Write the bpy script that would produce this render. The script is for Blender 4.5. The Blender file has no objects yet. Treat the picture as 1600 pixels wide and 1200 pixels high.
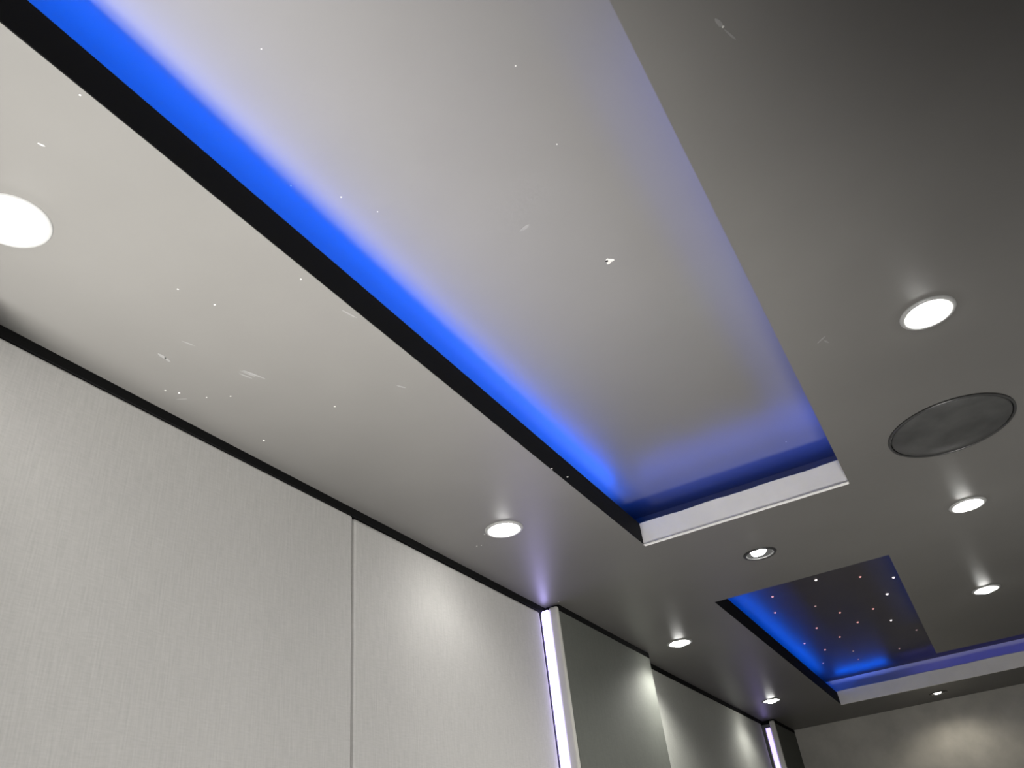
import bpy, bmesh, math, random
from mathutils import Vector, Matrix
from mathutils.geometry import delaunay_2d_cdt
random.seed(7)
sc = bpy.context.scene
col = sc.collection
CH = 2.4            # height of the lower ceiling; the camera is 1 m below it
UP = CH + 0.18      # raised ceiling inside the trays

# ---------------------------------------------------------------- camera
cd = bpy.data.cameras.new('camera')
cam = bpy.data.objects.new('camera', cd)
col.objects.link(cam)
cd.sensor_width = 36.0
cd.lens = 36.0 * 1253.55 / 1600.0
cd.clip_start = 0.02
R = ((0.86471516, 0.49089776, -0.10624068),
     (0.35530235, -0.44835409, 0.82020659),
     (-0.35500413, 0.74699264, 0.56211571))
cam.matrix_world = Matrix(((R[0][0], R[1][0], -R[2][0], 0.0),
                           (R[0][1], R[1][1], -R[2][1], 0.0),
                           (R[0][2], R[1][2], -R[2][2], CH - 1.0),
                           (0, 0, 0, 1)))
sc.camera = cam

# ---------------------------------------------------------------- world, exposure
w = bpy.data.worlds.new('world')
sc.world = w
w.use_nodes = True
w.node_tree.nodes['Background'].inputs[0].default_value = (0.6, 0.62, 0.7, 1)
w.node_tree.nodes['Background'].inputs[1].default_value = 0.02
sc.view_settings.view_transform = 'Standard'
sc.view_settings.look = 'None'
sc.view_settings.exposure = 0.0
sc.view_settings.gamma = 1.0
sc.view_settings.use_curve_mapping = False

# ---------------------------------------------------------------- large lights
def area(name, loc, target, sx, sy, power, color, spread=180, rotz=None):
    l = bpy.data.lights.new(name, 'AREA')
    l.shape = 'RECTANGLE'
    l.size, l.size_y = sx, sy
    l.energy = power
    l.color = color
    l.spread = math.radians(spread)
    o = bpy.data.objects.new(name, l)
    col.objects.link(o)
    o.location = loc
    d = Vector(target) - Vector(loc)
    o.rotation_euler = d.to_track_quat('-Z', 'Y').to_euler()
    return o

# unseen fill lights added low in the room and behind the camera
WARM = (1.0, 0.985, 0.96)
area('low_fill_light', (-0.84, -0.1, 0.1), (-0.81, 0.2, CH), 0.35, 0.5, 10.5, WARM, 46)
area('low_fill_light', (-1.05, -0.2, 0.4), (-1.15, 0.9, CH), 0.3, 0.5, 9.8, WARM, 60)
area('low_fill_light', (-0.65, 0.3, 0.1), (-0.5, 1.2, CH), 0.4, 0.6, 5.6, WARM, 40)
area('low_fill_light', (0.3, 1.5, 0.1), (0.35, 3.2, CH), 0.6, 0.6, 21.0, WARM, 100)
area('rear_fill_light', (-0.45, -1.6, 1.5), (-0.42, 2.4, 2.4), 0.6, 0.5, 1.5, WARM, 60)
# unseen fill lights added on the right to brighten the cloth panels
area('side_fill_light', (0.75, 0.8, 1.2), (-1.3, 0.9, 1.3), 1.6, 0.8, 5.3, WARM, 100)
area('side_fill_light', (0.75, 2.2, 1.2), (-1.3, 2.0, 1.3), 1.2, 0.8, 8.0, WARM, 100)

COVE_BLUE = (0.0, 0.115, 1.0)
def cove_light(x0, y0, x1, y1, z, power, target_dx=0.0, target_dy=0.0, wdt=0.012, color=COVE_BLUE):
    L = math.hypot(x1 - x0, y1 - y0)
    mx, my = (x0 + x1) / 2, (y0 + y1) / 2
    l = bpy.data.lights.new('cove_light', 'AREA')
    l.shape = 'RECTANGLE'
    l.size, l.size_y = wdt, L
    l.energy = power * L
    l.color = color
    o = bpy.data.objects.new('cove_light', l)
    col.objects.link(o)
    ydir = Vector(((x1 - x0) / L, (y1 - y0) / L, 0))
    zdir = -Vector((target_dx, target_dy, 1)).normalized()
    xdir = ydir.cross(zdir).normalized()
    m = Matrix((xdir, ydir, zdir)).transposed().to_4x4()
    m.translation = (mx, my, z)
    o.matrix_world = m
    return o

XL, XR = -0.747, -0.085       # tray edges
YE = 2.411                    # far end of the big tray
YB = -1.35                    # near end of the big tray (behind the camera)
YS, YG, YF = 3.18, 5.024, 5.906
XR2 = -0.073
XR3 = 0.66
FT = 0.077                    # height of the fascia boards
cove_light(XL - 0.055, YB, XL - 0.055, YE - 0.02, CH + 0.1, 2.7)
cove_light(XR + 0.055, 0.8, XR + 0.055, YE + 0.02, CH + 0.045, 1.0, -0.6, 0, color=(0.05, 0.12, 1.0))
cove_light(XL + 0.02, YE + 0.06, XR + 0.05, YE + 0.06, CH + 0.06, 1.3, 0, -0.5, color=(0.03, 0.12, 1.0))
cove_light(XL - 0.06, YS - 0.02, XL - 0.06, YF - 0.02, CH + 0.055, 1.9)
cove_light(XL + 0.03, YF + 0.022, XL + 0.36, YF + 0.022, CH + 0.122, 3.0, 0, -0.2)
cove_light(XL + 0.45, YF + 0.05, XR3, YF + 0.05, CH + 0.07, 0.35, 0, 0.0, color=(0.16, 0.16, 1.0))
cove_light(XR2 + 0.05, YS, XR2 + 0.05, YG - 0.05, CH + 0.05, 0.5, -0.4, 0)

# ---------------------------------------------------------------- materials
def mat(name, color, rough=0.6, spec=0.5, metal=0.0, bump=0.0, bscale=200.0, vary=0.0, vscale=3.0,
        emit=None, estr=0.0, stretch=None, sheen=0.0):
    m = bpy.data.materials.new(name)
    m.use_nodes = True
    nt = m.node_tree
    b = nt.nodes['Principled BSDF']
    b.inputs['Base Color'].default_value = (*color, 1)
    b.inputs['Roughness'].default_value = rough
    b.inputs['Metallic'].default_value = metal
    b.inputs['Specular IOR Level'].default_value = spec
    if sheen:
        b.inputs['Sheen Weight'].default_value = sheen
    tc = nt.nodes.new('ShaderNodeTexCoord')
    mp = nt.nodes.new('ShaderNodeMapping')
    nt.links.new(tc.outputs['Object'], mp.inputs[0])
    if stretch:
        mp.inputs['Scale'].default_value = stretch
    if vary:
        n = nt.nodes.new('ShaderNodeTexNoise')
        n.inputs['Scale'].default_value = vscale
        n.inputs['Detail'].default_value = 5
        n.inputs['Roughness'].default_value = 0.6
        nt.links.new(mp.outputs[0], n.inputs['Vector'])
        r = nt.nodes.new('ShaderNodeMapRange')
        r.inputs[1].default_value = 0.3
        r.inputs[2].default_value = 0.7
        r.inputs[3].default_value = 1 - vary
        r.inputs[4].default_value = 1 + vary
        nt.links.new(n.outputs['Fac'], r.inputs[0])
        mx = nt.nodes.new('ShaderNodeVectorMath')
        mx.operation = 'SCALE'
        mx.inputs[0].default_value = color
        nt.links.new(r.outputs[0], mx.inputs['Scale'])
        nt.links.new(mx.outputs[0], b.inputs['Base Color'])
    if bump:
        n2 = nt.nodes.new('ShaderNodeTexNoise')
        n2.inputs['Scale'].default_value = bscale
        n2.inputs['Detail'].default_value = 3
        nt.links.new(mp.outputs[0], n2.inputs['Vector'])
        bp = nt.nodes.new('ShaderNodeBump')
        bp.inputs['Strength'].default_value = bump
        bp.inputs['Distance'].default_value = 0.001
        nt.links.new(n2.outputs['Fac'], bp.inputs['Height'])
        nt.links.new(bp.outputs[0], b.inputs['Normal'])
    if emit:
        b.inputs['Emission Color'].default_value = (*emit, 1)
        b.inputs['Emission Strength'].default_value = estr
    return m

def fabric_mat(name, color, vary=0.10):
    # woven wall cloth: fine upright threads crossed by fainter level ones
    m = bpy.data.materials.new(name)
    m.use_nodes = True
    nt = m.node_tree
    b = nt.nodes['Principled BSDF']
    b.inputs['Roughness'].default_value = 0.85
    b.inputs['Specular IOR Level'].default_value = 0.25
    tc = nt.nodes.new('ShaderNodeTexCoord')
    hs = []
    for s, sc_ in (((260, 260, 16), 1.0), ((40, 40, 300), 1.0), ((3, 3, 1.2), 1.0)):
        mp = nt.nodes.new('ShaderNodeMapping')
        mp.inputs['Scale'].default_value = s
        nt.links.new(tc.outputs['Object'], mp.inputs[0])
        n = nt.nodes.new('ShaderNodeTexNoise')
        n.inputs['Scale'].default_value = sc_
        n.inputs['Detail'].default_value = 3
        nt.links.new(mp.outputs[0], n.inputs['Vector'])
        hs.append(n.outputs['Fac'])
    def m2(op, a, c):
        x = nt.nodes.new('ShaderNodeMath')
        x.operation = op
        for i, v in enumerate((a, c)):
            if isinstance(v, (int, float)):
                x.inputs[i].default_value = v
            else:
                nt.links.new(v, x.inputs[i])
        return x.outputs[0]
    h = m2('ADD', m2('MULTIPLY', hs[0], 0.6), m2('MULTIPLY', hs[1], 0.4))
    t = m2('ADD', m2('MULTIPLY', m2('SUBTRACT', h, 0.5), vary * 5.0), 1.0)
    t = m2('ADD', t, m2('MULTIPLY', m2('SUBTRACT', hs[2], 0.5), vary * 1.2))
    v = nt.nodes.new('ShaderNodeVectorMath')
    v.operation = 'SCALE'
    v.inputs[0].default_value = color
    nt.links.new(t, v.inputs['Scale'])
    nt.links.new(v.outputs[0], b.inputs['Base Color'])
    bp = nt.nodes.new('ShaderNodeBump')
    bp.inputs['Strength'].default_value = 0.35
    bp.inputs['Distance'].default_value = 0.0008
    nt.links.new(h, bp.inputs['Height'])
    nt.links.new(bp.outputs[0], b.inputs['Normal'])
    return m

M = {}
M['paint'] = mat('satin_grey_paint', (0.120, 0.116, 0.108), rough=0.42, spec=0.5, bump=0.10, bscale=90, vary=0.05, vscale=2.2)
M['tray'] = mat('tray_grey_paint', (0.140, 0.136, 0.132), rough=0.42, spec=0.5, bump=0.08, bscale=90, vary=0.04, vscale=2.2)
M['fascia'] = mat('pale_grey_fascia', (0.82, 0.80, 0.77), rough=0.5, bump=0.15, bscale=60, vary=0.05, vscale=8)
M['fascia_dark'] = mat('dark_fascia', (0.007, 0.007, 0.007), rough=0.8, spec=0.12, bump=0.1, bscale=80)  # near-black on the left boards, unlike the pale end boards
M['edge'] = mat('bare_edge', (0.62, 0.61, 0.58), rough=0.6)
M['cove'] = mat('cove_white', (0.55, 0.55, 0.58), rough=0.7)
M['star'] = mat('star_panel_black', (0.045, 0.04, 0.042), rough=0.5, spec=0.4, vary=0.08, vscale=5, bump=0.1, bscale=120)
M['black'] = mat('matt_black', (0.006, 0.006, 0.006), rough=0.9, spec=0.1)
M['cloth'] = fabric_mat('pale_wall_cloth', (0.47, 0.46, 0.44))
M['cloth_dark'] = fabric_mat('grey_green_wall_cloth', (0.115, 0.120, 0.105))
M['cloth_mid'] = fabric_mat('mid_grey_wall_cloth', (0.38, 0.385, 0.35))
M['farwall'] = mat('far_wall_cloth', (0.45, 0.435, 0.395), rough=0.8, vary=0.14, vscale=5, bump=0.2, bscale=120)
M['board'] = mat('pale_edge_board', (0.50, 0.49, 0.45), rough=0.6, vary=0.05, vscale=12)
M['trimring'] = mat('lamp_ring_grey', (0.30, 0.30, 0.29), rough=0.35, spec=0.5)
M['trimblack'] = mat('lamp_ring_black', (0.02, 0.02, 0.02), rough=0.35, spec=0.5)
M['reflector'] = mat('lamp_reflector', (0.6, 0.6, 0.6), rough=0.25, metal=0.6)
M['lens'] = mat('lamp_lens', (0.9, 0.9, 0.9), emit=(1.0, 0.99, 0.95), estr=62.0)
M['lens_warm'] = mat('lamp_lens_warm', (0.9, 0.9, 0.9), emit=(1.0, 0.93, 0.80), estr=16.0)
M['led'] = mat('led_diffuser', (0.9, 0.9, 0.9), emit=(0.50, 0.44, 1.0), estr=8)
M['led2'] = mat('led_diffuser_violet', (0.9, 0.9, 0.9), emit=(0.42, 0.32, 0.95), estr=2.2)
M['blue'] = mat('led_blue', (0.5, 0.6, 0.9), emit=(0.0, 0.15, 1.0), estr=0.3)
M['alu'] = mat('led_profile_metal', (0.5, 0.5, 0.5), rough=0.4, metal=0.8)
M['grille'] = mat('speaker_grille', (0.042, 0.042, 0.04), rough=0.6, spec=0.5, vary=0.45, vscale=7, bump=0.3, bscale=600)
M['spk_ring'] = mat('speaker_ring', (0.035, 0.035, 0.034), rough=0.28, spec=0.6)
M['star_w'] = mat('star_white', (0.5, 0.5, 0.5), emit=(1.0, 0.9, 0.88), estr=1.1)
M['star_r'] = mat('star_pink', (0.5, 0.3, 0.3), emit=(1.0, 0.42, 0.38), estr=0.75)
M['star_d'] = mat('star_dim', (0.4, 0.3, 0.3), emit=(0.9, 0.5, 0.48), estr=0.28)
M['fleck'] = mat('bare_fleck', (0.50, 0.49, 0.46), rough=0.7)
M['scuff'] = mat('pale_scuff', (0.185, 0.182, 0.176), rough=0.6, vary=0.12, vscale=60)
M['floor'] = mat('pale_floor', (0.50, 0.48, 0.45), rough=0.5, vary=0.15, vscale=4)
M['wall'] = mat('dark_wall', (0.2, 0.2, 0.195), rough=0.8, vary=0.08, vscale=3)

# ---------------------------------------------------------------- helpers
def link(name, bm, m, parent=None, smooth=False, kind=None):
    me = bpy.data.meshes.new(name)
    bmesh.ops.recalc_face_normals(bm, faces=bm.faces)
    bm.to_mesh(me)
    bm.free()
    me.materials.append(M[m])
    if smooth:
        for p in me.polygons:
            p.use_smooth = True
    o = bpy.data.objects.new(name, me)
    col.objects.link(o)
    if parent is not None:
        o.parent = parent
    if kind:
        o['kind'] = kind
    return o

def box_bm(x0, y0, z0, x1, y1, z1, bm=None, bevel=0.0, seg=2):
    bm = bm or bmesh.new()
    vs = [bm.verts.new((x, y, z)) for x in (x0, x1) for y in (y0, y1) for z in (z0, z1)]
    fs = []
    for f in ((0, 1, 3, 2), (4, 6, 7, 5), (0, 4, 5, 1), (2, 3, 7, 6), (0, 2, 6, 4), (1, 5, 7, 3)):
        fs.append(bm.faces.new([vs[i] for i in f]))
    if bevel:
        bmesh.ops.recalc_face_normals(bm, faces=bm.faces)
        es = list({e for f in fs for e in f.edges})
        bmesh.ops.bevel(bm, geom=es, offset=bevel, segments=seg, affect='EDGES', profile=0.5)
    return bm

def box(name, x0, y0, z0, x1, y1, z1, m, parent=None, bevel=0.0, kind=None, seg=2):
    return link(name, box_bm(x0, y0, z0, x1, y1, z1, bevel=bevel, seg=seg), m, parent, kind=kind)

def lathe_bm(prof, n=48, bm=None, close=False):
    # prof: list of (r, z); r == 0 makes a pole
    bm = bm or bmesh.new()
    rings = []
    for r, z in prof:
        if r == 0:
            rings.append([bm.verts.new((0, 0, z))])
        else:
            rings.append([bm.verts.new((r * math.cos(2 * math.pi * i / n), r * math.sin(2 * math.pi * i / n), z)) for i in range(n)])
    pairs = list(zip(rings[:-1], rings[1:]))
    if close:
        pairs.append((rings[-1], rings[0]))
    for a, b in pairs:
        for i in range(n):
            j = (i + 1) % n
            if len(a) == 1:
                bm.faces.new((a[0], b[i], b[j]))
            elif len(b) == 1:
                bm.faces.new((a[i], a[j], b[0]))
            else:
                bm.faces.new((a[i], a[j], b[j], b[i]))
    return bm

def empty(name, loc, label, cat, group=None):
    o = bpy.data.objects.new(name, None)
    o.empty_display_size = 0.05
    col.objects.link(o)
    o.location = loc
    o['label'] = label
    o['category'] = cat
    if group:
        o['group'] = group
    return o

def plate_with_holes(outer, rects, circles, z0, z1):
    """flat slab between z0 and z1: outer rectangle, rectangular or polygonal and circular openings"""
    pts, edges, loops = [], [], []
    def add(loop):
        s = len(pts)
        pts.extend(Vector(p) for p in loop)
        n = len(loop)
        edges.extend((s + i, s + (i + 1) % n) for i in range(n))
        loops.append(loop)
    add(outer)
    for r in rects:
        add(r)
    for (cx, cy, r) in circles:
        add([(cx + r * math.cos(2 * math.pi * i / 40), cy + r * math.sin(2 * math.pi * i / 40)) for i in range(40)])
    res = delaunay_2d_cdt(pts, edges, [], 1, 1e-6)
    V, F = res[0], res[2]
    def inside(p, loop):
        c = False
        n = len(loop)
        for i in range(n):
            x1, y1 = loop[i]
            x2, y2 = loop[(i + 1) % n]
            if (y1 > p[1]) != (y2 > p[1]) and p[0] < (x2 - x1) * (p[1] - y1) / (y2 - y1) + x1:
                c = not c
        return c
    bm = bmesh.new()
    lo = [bm.verts.new((v[0], v[1], z0)) for v in V]
    hi = [bm.verts.new((v[0], v[1], z1)) for v in V]
    cnt = {}
    for f in F:
        c = (sum(V[i][0] for i in f) / len(f), sum(V[i][1] for i in f) / len(f))
        if not inside(c, outer) or any(inside(c, l) for l in loops[1:]):
            continue
        bm.faces.new([lo[i] for i in f])
        bm.faces.new([hi[i] for i in reversed(f)])
        for a, b in zip(f, list(f[1:]) + [f[0]]):
            k = (min(a, b), max(a, b))
            cnt[k] = cnt.get(k, 0) + 1
    for (a, b), c in cnt.items():
        if c == 1:
            bm.faces.new((lo[a], lo[b], hi[b], hi[a]))
    for v in [v for v in bm.verts if not v.link_faces]:
        bm.verts.remove(v)
    return bm

# ---------------------------------------------------------------- the setting
XW, XRW, YR, YW = -1.30, 0.80, -2.0, 6.52
TOPZ = UP + 0.03

LAMPS = [  # x, y, kind, label
    (-1.035, 0.440, 'grey', 'round white downlight at the left edge of the photo, largest and nearest', 'left'),
    (-1.032, 1.985, 'grey', 'bright round downlight over the pale wall panel beside the violet strip', 'left'),
    (-1.050, 3.612, 'grey', 'small round downlight over the dark wall pilaster, beside the star tray', 'left'),
    (-1.056, 5.300, 'grey', 'tiny round downlight in the far left corner of the ceiling above the dim violet strip', 'left'),
    (-0.458, 2.791, 'black', 'downlight with a black ring between the large tray and the star tray', 'middle'),
    (0.215, 1.659, 'grey', 'bright round downlight right of the large tray, above the round speaker in the photo', 'right'),
    (0.218, 2.890, 'grey', 'round downlight in the right ceiling just beyond the round speaker', 'right'),
    (0.225, 3.980, 'grey', 'round downlight in the right ceiling level with the star panel', 'right'),
    (-0.171, 6.220, 'black', 'small warm downlight close to the far wall, lighting a patch on it', 'far'),
]
EXTRA = []          # no downlights are built where the photo shows none
SPK = (0.215, 2.257, 0.163)

ceil = link('ceiling', plate_with_holes(
    [(XW - 0.02, YR), (XRW, YR), (XRW, YW + 0.02), (XW - 0.02, YW + 0.02)],
    [[(XL, YB), (XR, YB), (XR, YE), (XL, YE)],
     [(XL, YS), (XR2, YS), (XR2, YG), (XR3, YG), (XR3, YF), (XL, YF)]],
    [(l[0], l[1], 0.047) for l in LAMPS] + [(SPK[0], SPK[1], SPK[2] - 0.006)],
    CH, CH + 0.012), 'paint', kind='structure')

# raised ceilings and cove boxes
CV = 0.13
CE = 0.19
tray = box('tray_panel', XL - CV, YB - CV, UP, XR + CV, YE + CE, UP + 0.02, 'tray', ceil)
for (a, b, c, d) in ((XL - CV - 0.012, YB - CV, XL - CV, YE + CE), (XR + CV, YB - CV, XR + CV + 0.012, YE + CE),
                     (XL - CV - 0.012, YE + CE, XR + CV + 0.012, YE + CE + 0.012), (XL - CV - 0.012, YB - CV - 0.012, XR + CV + 0.012, YB - CV)):
    box('cove_board', a, b, CH + 0.0121, c, d, UP, 'paint', ceil)
star = box('star_panel', XL - CV, YS - 0.10, UP, XR3 + 0.09, YF + 0.144, UP + 0.02, 'star', ceil)
star['label'] = 'near-black raised ceiling panel dotted with tiny star lights'
for (a, b, c, d) in ((XL - CV - 0.012, YS - 0.1, XL - CV, YF + 0.144), (XR3 + 0.09, YS - 0.1, XR3 + 0.102, YF + 0.144),
                     (XL - CV - 0.012, YF + 0.144, XR3 + 0.102, YF + 0.156), (XL - CV - 0.012, YS - 0.112, XR3 + 0.102, YS - 0.1)):
    box('cove_board', a, b, CH + 0.0121, c, d, UP, 'cove', ceil)

# fascia boards standing round the openings (thing: ceiling, part: fascia)
T = 0.012
def fascia(x0, y0, x1, y1, m, label=None, h=FT):
    o = box('fascia', x0, y0, CH + 0.0004, x1, y1, CH + h, m, ceil, bevel=0.0012, seg=1)
    if label:
        o['label'] = label
    return o
fascia(XL - T + 0.0, YB, XL + 0.0008, YE, 'fascia_dark', 'dark fascia board along the left of the large tray', 0.0759)
fascia(XR + 0.0005, YB, XR + T, YE, 'paint')
fascia(XL - T, YB - T, XR + T, YB + 0.0008, 'fascia')
fascia(XL - T, YS - T, XR2 + T, YS + 0.0008, 'fascia')
fascia(XL - T, YS, XL + 0.0008, YF, 'fascia_dark', 'dark fascia board along the left of the star tray')
fascia(XR2 + 0.0005, YS, XR2 + T, YG, 'paint')
fascia(XR2, YG - T, XR3, YG + 0.0008, 'fascia')
fascia(XR3 - 0.0008, YG, XR3 + T, YF, 'fascia')

# end fascias: pale boards with a rough, slightly wavy lip and a thin bare bottom edge
def end_fascia(x0, x1, y, h, m, label):
    bm = bmesh.new()
    n = 60
    rows = []
    for i in range(n + 1):
        x = x0 + (x1 - x0) * i / n
        tp = CH + h + (random.random() - 0.5) * 0.0012 + 0.0012 * math.sin(i * 0.35)
        bt = CH - 0.0022 - random.random() * 0.0008
        rows.append([bm.verts.new(p) for p in ((x, y - 0.0015, bt), (x, y - 0.0015, tp - 0.002), (x, y + 0.001, tp), (x, y + T, tp), (x, y + T, bt))])
    for a, b in zip(rows[:-1], rows[1:]):
        for k in range(5):
            j = (k + 1) % 5
            bm.faces.new((a[k], b[k], b[j], a[j]))
    bm.faces.new(rows[0])
    bm.faces.new(list(reversed(rows[-1])))
    o = link('fascia', bm, m, ceil)
    o['label'] = label
    return o
ef = end_fascia(XL + 0.001, XR - 0.001, YE, 0.0755, 'fascia', 'pale grey fascia board across the end of the large tray')
ef2 = end_fascia(XL + 0.001, XR3, YF, 0.0835, 'fascia', 'pale grey fascia board across the far end of the star tray')

def edge_line(x0, x1, y):
    bm = bmesh.new()
    n = 70
    prev = None
    for i in range(n + 1):
        x = x0 + (x1 - x0) * i / n
        t = 0.0016 + random.random() * 0.0022
        cur = [bm.verts.new(p) for p in ((x, y - 0.0042, CH - 0.0008 - t * .4), (x, y - 0.0028, CH - 0.0008 + t), (x, y + 0.001, CH - 0.0032))]
        if prev:
            for k in range(3):
                j = (k + 1) % 3
                bm.faces.new((prev[k], cur[k], cur[j], prev[j]))
        else:
            bm.faces.new(cur)
        prev = cur
    bm.faces.new(list(reversed(prev)))
    o = link('bare_edge', bm, 'edge', ceil)
    o['label'] = 'bright bare paint edge under the fascia'
    return o
edge_line(XL, XR, YE - 0.0005)

# LED strips lying in the coves
def cove_strip(x0, y0, x1, y1, label, h=0.03):
    o = box('cove_light_strip', x0, y0, CH + 0.0125, x1, y1, CH + h, 'blue')
    o['label'] = label
    o['category'] = 'light strip'
    o['group'] = 'blue strips hidden in the ceiling coves'
    return o
cove_strip(XL - 0.062, YB, XL - 0.048, YE - 0.02, 'blue light strip hidden behind the dark fascia left of the large tray', 0.097)
cove_strip(XR + 0.045, 0.8, XR + 0.065, YE + 0.02, 'blue light strip hidden right of the large tray')
cove_strip(XL + 0.02, YE + 0.05, XR + 0.03, YE + 0.07, 'blue light strip hidden behind the pale end board of the large tray')
cove_strip(XL - 0.07, YS - 0.02, XL - 0.05, YF - 0.02, 'blue light strip hidden behind the dark fascia left of the star tray')
cove_strip(XL + 0.02, YF + 0.04, XR3, YF + 0.06, 'blue light strip hidden behind the far board of the star tray')

# walls, floor
box('floor', XW - 0.1, YR, -0.1, XRW, YW + 0.1, 0.0, 'floor', kind='structure')
box('wall_right', XRW, YR, 0, XRW + 0.1, YW, TOPZ, 'wall', kind='structure')
box('wall_rear', XW, YR - 0.1, 0, XRW, YR, TOPZ, 'wall', kind='structure')
wf = box('wall_far', XW, YW, 0, XRW, YW + 0.1, TOPZ, 'farwall', kind='structure')
wl = box('wall_left', XW - 0.1, YR, 0, XW - 0.012, YW, TOPZ, 'black', kind='structure')
box('baseboard_left', XW - 0.012, YR, 0, XW + 0.03, YW, 0.1, 'black', kind='structure')

def wall_panel(y0, y1, x, m, label=None, top=CH - 0.022, par=None, bev=0.006):
    o = link('wall_panel', box_bm(XW - 0.012, y0, 0.1, x, y1, top, bevel=bev, seg=3), m, par or wl)
    if label:
        o['label'] = label
    return o
XP = -1.277
box('gap_shade_1', XW - 0.012, YR, CH - 0.0219, -1.2745, YW, CH, 'black', kind='structure')  # black block standing in for shade in the gap above the wall panels
wall_panel(-1.9, -0.55, XP, 'cloth')
wall_panel(0.502, 1.5785, XP, 'cloth', 'pale grey cloth panel, nearest')
wall_panel(1.5815, 2.674, XP, 'cloth', 'pale grey cloth panel beside the violet strip', bev=0.012)
wall_panel(3.653, 5.86, XP, 'cloth_mid', 'darker grey cloth panel between the two pilasters')

def pilaster(y0, y1, xf, label, m='cloth_dark', end_board=True):
    p = bpy.data.objects.new('pilaster', None)
    p.location = (0, 0, 0)
    col.objects.link(p)
    p.parent = wl
    p['label'] = label
    box('shadow_gap', XW - 0.0, y0 + (0.022 if end_board else 0), CH - 0.0218, xf - 0.001, y1, CH - 0.0001, 'black', p)  # solid black fill in place of shade between pilaster and ceiling
    if end_board:
        link('edge_board', box_bm(xf - 0.036, y0, 0.1, xf, y0 + 0.02, CH - 0.009, bevel=0.008, seg=3), 'board', p)
        link('front_panel', box_bm(XW - 0.012, y0 + 0.0202, 0.1, xf - 0.0008, y1, CH - 0.0222, bevel=0.004), m, p)
    else:
        link('front_panel', box_bm(XW - 0.012, y0, 0.1, xf, y1, CH - 0.0222, bevel=0.004), m, p)
    return p
pilaster(-0.5, 0.50, -1.205, 'pilaster on the left wall just outside the view', 'black', False)
pilaster(2.695, 3.650, -1.216, 'dark grey cloth pilaster with a pale edge board')
pilaster(5.895, YW, -1.195, 'dark pilaster in the far left corner')

# upright LED strips in the slots beside the pilasters
def led_strip(y, xf, m, label, top):
    o = empty('led_strip', (xf - 0.055, y, 0.1), label, 'light strip', 'upright light strips beside the wall pilasters')
    def rel(bm):
        bmesh.ops.translate(bm, verts=bm.verts, vec=-Vector(o.location))
        return bm
    # profile: shallow channel facing the camera side, diffuser set in it
    link('channel', rel(box_bm(xf - 0.074, y + 0.006, 0.1, xf - 0.037, y + 0.018, top - 0.003)), 'alu', o)
    link('diffuser', rel(box_bm(xf - 0.066, y - 0.004, 0.1, xf - 0.0375, y + 0.0058, top, bevel=0.002)), m, o)
    return o
led_strip(2.695, -1.216, 'led', 'bright white-violet upright light strip beside the pale edge board', CH - 0.018)
led_strip(5.895, -1.195, 'led2', 'dim violet upright light strip in the far corner', CH - 0.05)

# ---------------------------------------------------------------- downlights
def spot(loc, power, deg, color, blend=0.6, radius=0.035, tilt=(0, 0)):
    l = bpy.data.lights.new('downlight_beam', 'SPOT')
    l.energy = power
    l.spot_size = math.radians(deg)
    l.spot_blend = blend
    l.shadow_soft_size = radius
    l.color = color
    o = bpy.data.objects.new('downlight_beam', l)
    col.objects.link(o)
    o.location = loc
    o.rotation_euler = (math.radians(tilt[0]), math.radians(tilt[1]), 0)
    return o

WHITE = (1.0, 0.99, 0.95)
POWER = [1.5, 1.8, 21, 5.4, 7, 1.5, 5, 14, 4.4]
def downlight(x, y, kind, label, row, pw):
    t = empty('downlight', (x, y, CH), label, 'ceiling light', 'round downlights in the ceiling')
    ring = 'trimblack' if kind == 'black' else 'trimring'
    link('trim_ring', lathe_bm([(0.0455, 0.0015), (0.0465, -0.003), (0.050, -0.0045), (0.056, -0.0035), (0.0585, -0.0002), (0.0585, 0.0),
                                (0.0465, 0.0)], 56, close=True), ring, t, smooth=True)
    link('housing', lathe_bm([(0.0455, 0.0016), (0.0445, 0.012), (0.039, 0.018), (0.039, 0.06), (0, 0.06)], 40),
         'black' if kind == 'black' else 'reflector', t, smooth=True)
    k, d = (0.76, 0.55) if kind == 'black' else (1.0, 0.95)
    ln = link('lens', lathe_bm([(0.0, -0.016 * d), (0.012 * k, -0.0150 * d), (0.022 * k, -0.0118 * d), (0.030 * k, -0.006 * d), (0.034 * k, 0.0012), (0.0355 * k, 0.010), (0.0, 0.010)], 40),
              'lens_warm' if row == 'far' else 'lens', t, smooth=True)
    if kind == 'black':
        ln.rotation_euler = (math.radians(8), math.radians(-6), 0)
        ln.location = (-0.002, -0.002, 0.002)
    s = spot((0, 0, -0.024), pw, 152, (1.0, 0.93, 0.8) if row == 'far' else WHITE, blend=0.55)
    s.parent = t
    return t
for (x, y, kind, label, row), pw in zip(LAMPS, POWER):
    downlight(x, y, kind, label, row, pw)

# ---------------------------------------------------------------- speaker
sp = empty('ceiling_speaker', (SPK[0], SPK[1], CH), 'large round dark ceiling speaker right of the large tray', 'speaker')
r = SPK[2]
link('frame_ring', lathe_bm([(r - 0.007, 0.004), (r - 0.006, -0.004), (r - 0.003, -0.006), (r, -0.004), (r + 0.001, 0.0), (r - 0.004, 0.0004)], 96, close=True), 'spk_ring', sp, smooth=True)
link('grille', lathe_bm([(r - 0.0085, 0.004), (r - 0.0088, -0.002), (r - 0.012, -0.0045), (r * 0.6, -0.0058), (r * 0.3, -0.0062), (0, -0.0063)], 96), 'grille', sp, smooth=True)
link('back_can', lathe_bm([(r - 0.0095, 0.0045), (r - 0.012, 0.08), (0, 0.08)], 48), 'black', sp, smooth=True)

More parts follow.
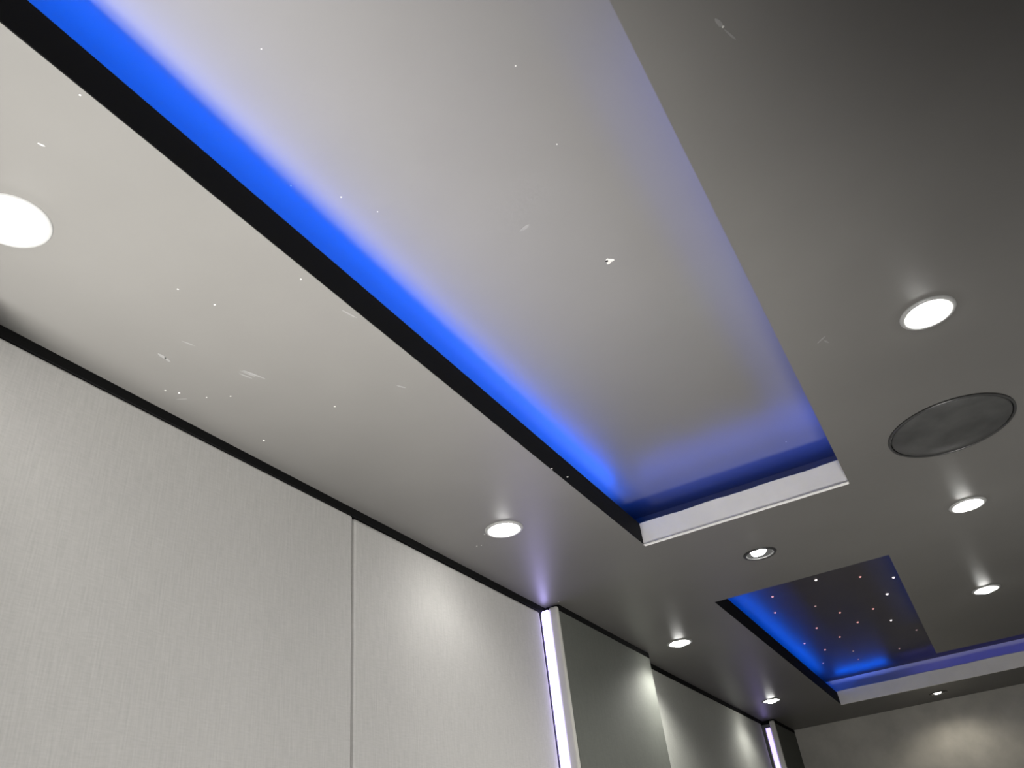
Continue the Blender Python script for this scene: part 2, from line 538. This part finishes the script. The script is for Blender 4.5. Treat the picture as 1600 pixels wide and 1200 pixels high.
# ---------------------------------------------------------------- star lights
STARS = [(-0.64, 3.897, 'r'), (-0.694, 4.161, 'r'), (-0.419, 3.824, 'w'), (-0.506, 4.228, 'd'), (-0.241, 3.949, 'r'), (-0.111, 4.09, 'w'),
         (-0.173, 4.333, 'R'), (-0.426, 4.45, 'r'), (-0.271, 4.533, 'r'), (-0.38, 4.719, 'r'), (-0.223, 4.846, 'w'), (-0.583, 4.632, 'r'),
         (-0.516, 4.936, 'r'), (-0.706, 4.89, 'r'), (-0.641, 5.148, 'r'), (-0.51, 5.341, 'd'), (-0.521, 5.589, 'd'), (-0.268, 5.55, 'd'),
         (-0.128, 5.191, 'd'), (-0.718, 5.474, 'd')]
for x, y, k in STARS:
    rr = {'w': 0.0068, 'R': 0.0078, 'r': 0.006, 'd': 0.0055}[k]
    o = link('star_light', lathe_bm([(0, -rr * 0.9), (rr * 0.6, -rr * 0.7), (rr, -0.0005), (rr, 0.0)], 10),
             {'w': 'star_w', 'R': 'star_w', 'r': 'star_r', 'd': 'star_d'}[k], star, smooth=True)
    o.location = (x, y, UP)

# ---------------------------------------------------------------- paint flecks, scuffs and the screw hole
def blob(bm, x, y, z, rx, ry, ang=0.0, n=9, jag=0.35, t=0.0006):
    ca, sa = math.cos(ang), math.sin(ang)
    lo, hi = [], []
    for i in range(n):
        a = 2 * math.pi * i / n
        k = 1 + (random.random() - 0.5) * jag
        px, py = rx * k * math.cos(a), ry * k * math.sin(a)
        lo.append(bm.verts.new((x + px * ca - py * sa, y + px * sa + py * ca, z - t)))
        hi.append(bm.verts.new((x + px * ca - py * sa, y + px * sa + py * ca, z)))
    bm.faces.new(lo)
    for i in range(n):
        j = (i + 1) % n
        bm.faces.new((lo[i], lo[j], hi[j], hi[i]))

SPKS = [(-0.757, 0.351), (-0.938, 0.763), (-0.957, 0.696), (-0.769, 0.802), (-1.216, 0.895), (-1.202, 0.918), (-1.172, 0.964), (-1.131, 0.991),
        (-0.988, 1.157), (-1.205, 1.166), (-1.095, 1.976), (-1.145, 2.039), (-1.158, 2.034), (-0.731, 1.811), (-0.743, 1.74), (-1.203, 2.691),
        (0.034, 0.752)]
bm = bmesh.new()
for x, y in SPKS:
    s = random.uniform(0.0011, 0.0019) * (1 + 0.35 * y)
    blob(bm, x, y, CH, s, s, 0, 7)
blob(bm, -0.87, 0.374, CH, 0.005, 0.0013, 1.2)
fl = link('paint_flecks', bm, 'fleck', ceil, kind='stuff')
fl['label'] = 'tiny pale flecks where the paint is missing'
bm = bmesh.new()
for x, y in [(-0.28, 0.76), (-0.661, 0.887), (-0.694, 0.818), (-0.215, 2.393), (-0.6, 0.511), (-0.751, 0.744), (-0.295, 0.943)]:
    s = random.uniform(0.0009, 0.0014) * (1 + 0.35 * y)
    blob(bm, x, y, UP, s, s, 0, 7)
fl = link('paint_flecks', bm, 'fleck', tray, kind='stuff')
fl['label'] = 'tiny pale flecks on the raised ceiling'

def scuff(strokes, z, parent):
    bm = bmesh.new()
    for (x, y, rx, ry, a) in strokes:
        blob(bm, x, y, z, rx, ry, a, 12, 0.3, 0.0003)
    o = link('scuff_mark', bm, 'scuff', parent)
    o['label'] = 'pale scuff scraped in the paint'
    return o
scuff([(-1.038, 0.962, 0.024, 0.0026, 1.3), (-1.045, 0.955, 0.017, 0.0016, 1.32), (-1.054, 0.958, 0.016, 0.0018, 1.3)], CH, ceil)
scuff([(-0.762, 0.928, 0.016, 0.0022, 1.35)], CH, ceil)
scuff([(-1.130, 0.812, 0.011, 0.0032, 1.65), (-1.131, 0.826, 0.009, 0.0026, 1.75)], CH, ceil)
scuff([(-1.061, 0.814, 0.012, 0.0016, 1.3)], CH, ceil)
scuff([(-1.214, 0.938, 0.011, 0.0011, 0.57)], CH, ceil)
scuff([(-0.828, 1.186, 0.011, 0.0026, 1.13)], CH, ceil)
scuff([(0.031, 0.743, 0.009, 0.0032, 1.3), (0.039, 0.769, 0.012, 0.0016, 1.2)], CH, ceil)
scuff([(-0.004, 1.610, 0.013, 0.0022, -0.7), (0.005, 1.625, 0.008, 0.002, 1.2)], CH, ceil)
scuff([(-0.446, 1.094, 0.013, 0.004, -0.2)], UP, tray)
scuff([(-0.945, 2.806, 0.024, 0.0008, 0.1)], CH, ceil)

# chipped screw hole in the large tray ceiling
hole = empty('screw_hole', (-0.344, 1.289, UP), 'small chipped white screw hole in the raised ceiling of the large tray', 'screw hole')
bm = bmesh.new()
n = 16
ring_o, ring_i = [], []
for i in range(n):
    a = 2 * math.pi * i / n
    k = 0.0085 * (1 + 0.25 * math.sin(a * 3 + 1) + (random.random() - 0.5) * 0.25)
    ring_o.append(bm.verts.new((k * math.cos(a) + 0.002, k * math.sin(a) + 0.001, 0.0)))
    ring_i.append(bm.verts.new((0.0030 * math.cos(a) - 0.002, 0.0030 * math.sin(a) - 0.004, -0.0016)))
for i in range(n):
    j = (i + 1) % n
    bm.faces.new((ring_o[i], ring_o[j], ring_i[j], ring_i[i]))
link('chipped_plaster', bm, 'fleck', hole)
h = link('hole', lathe_bm([(0.0034, -0.0018), (0, -0.0013)], 12), 'black', hole)
h.location = (-0.002, -0.004, 0)
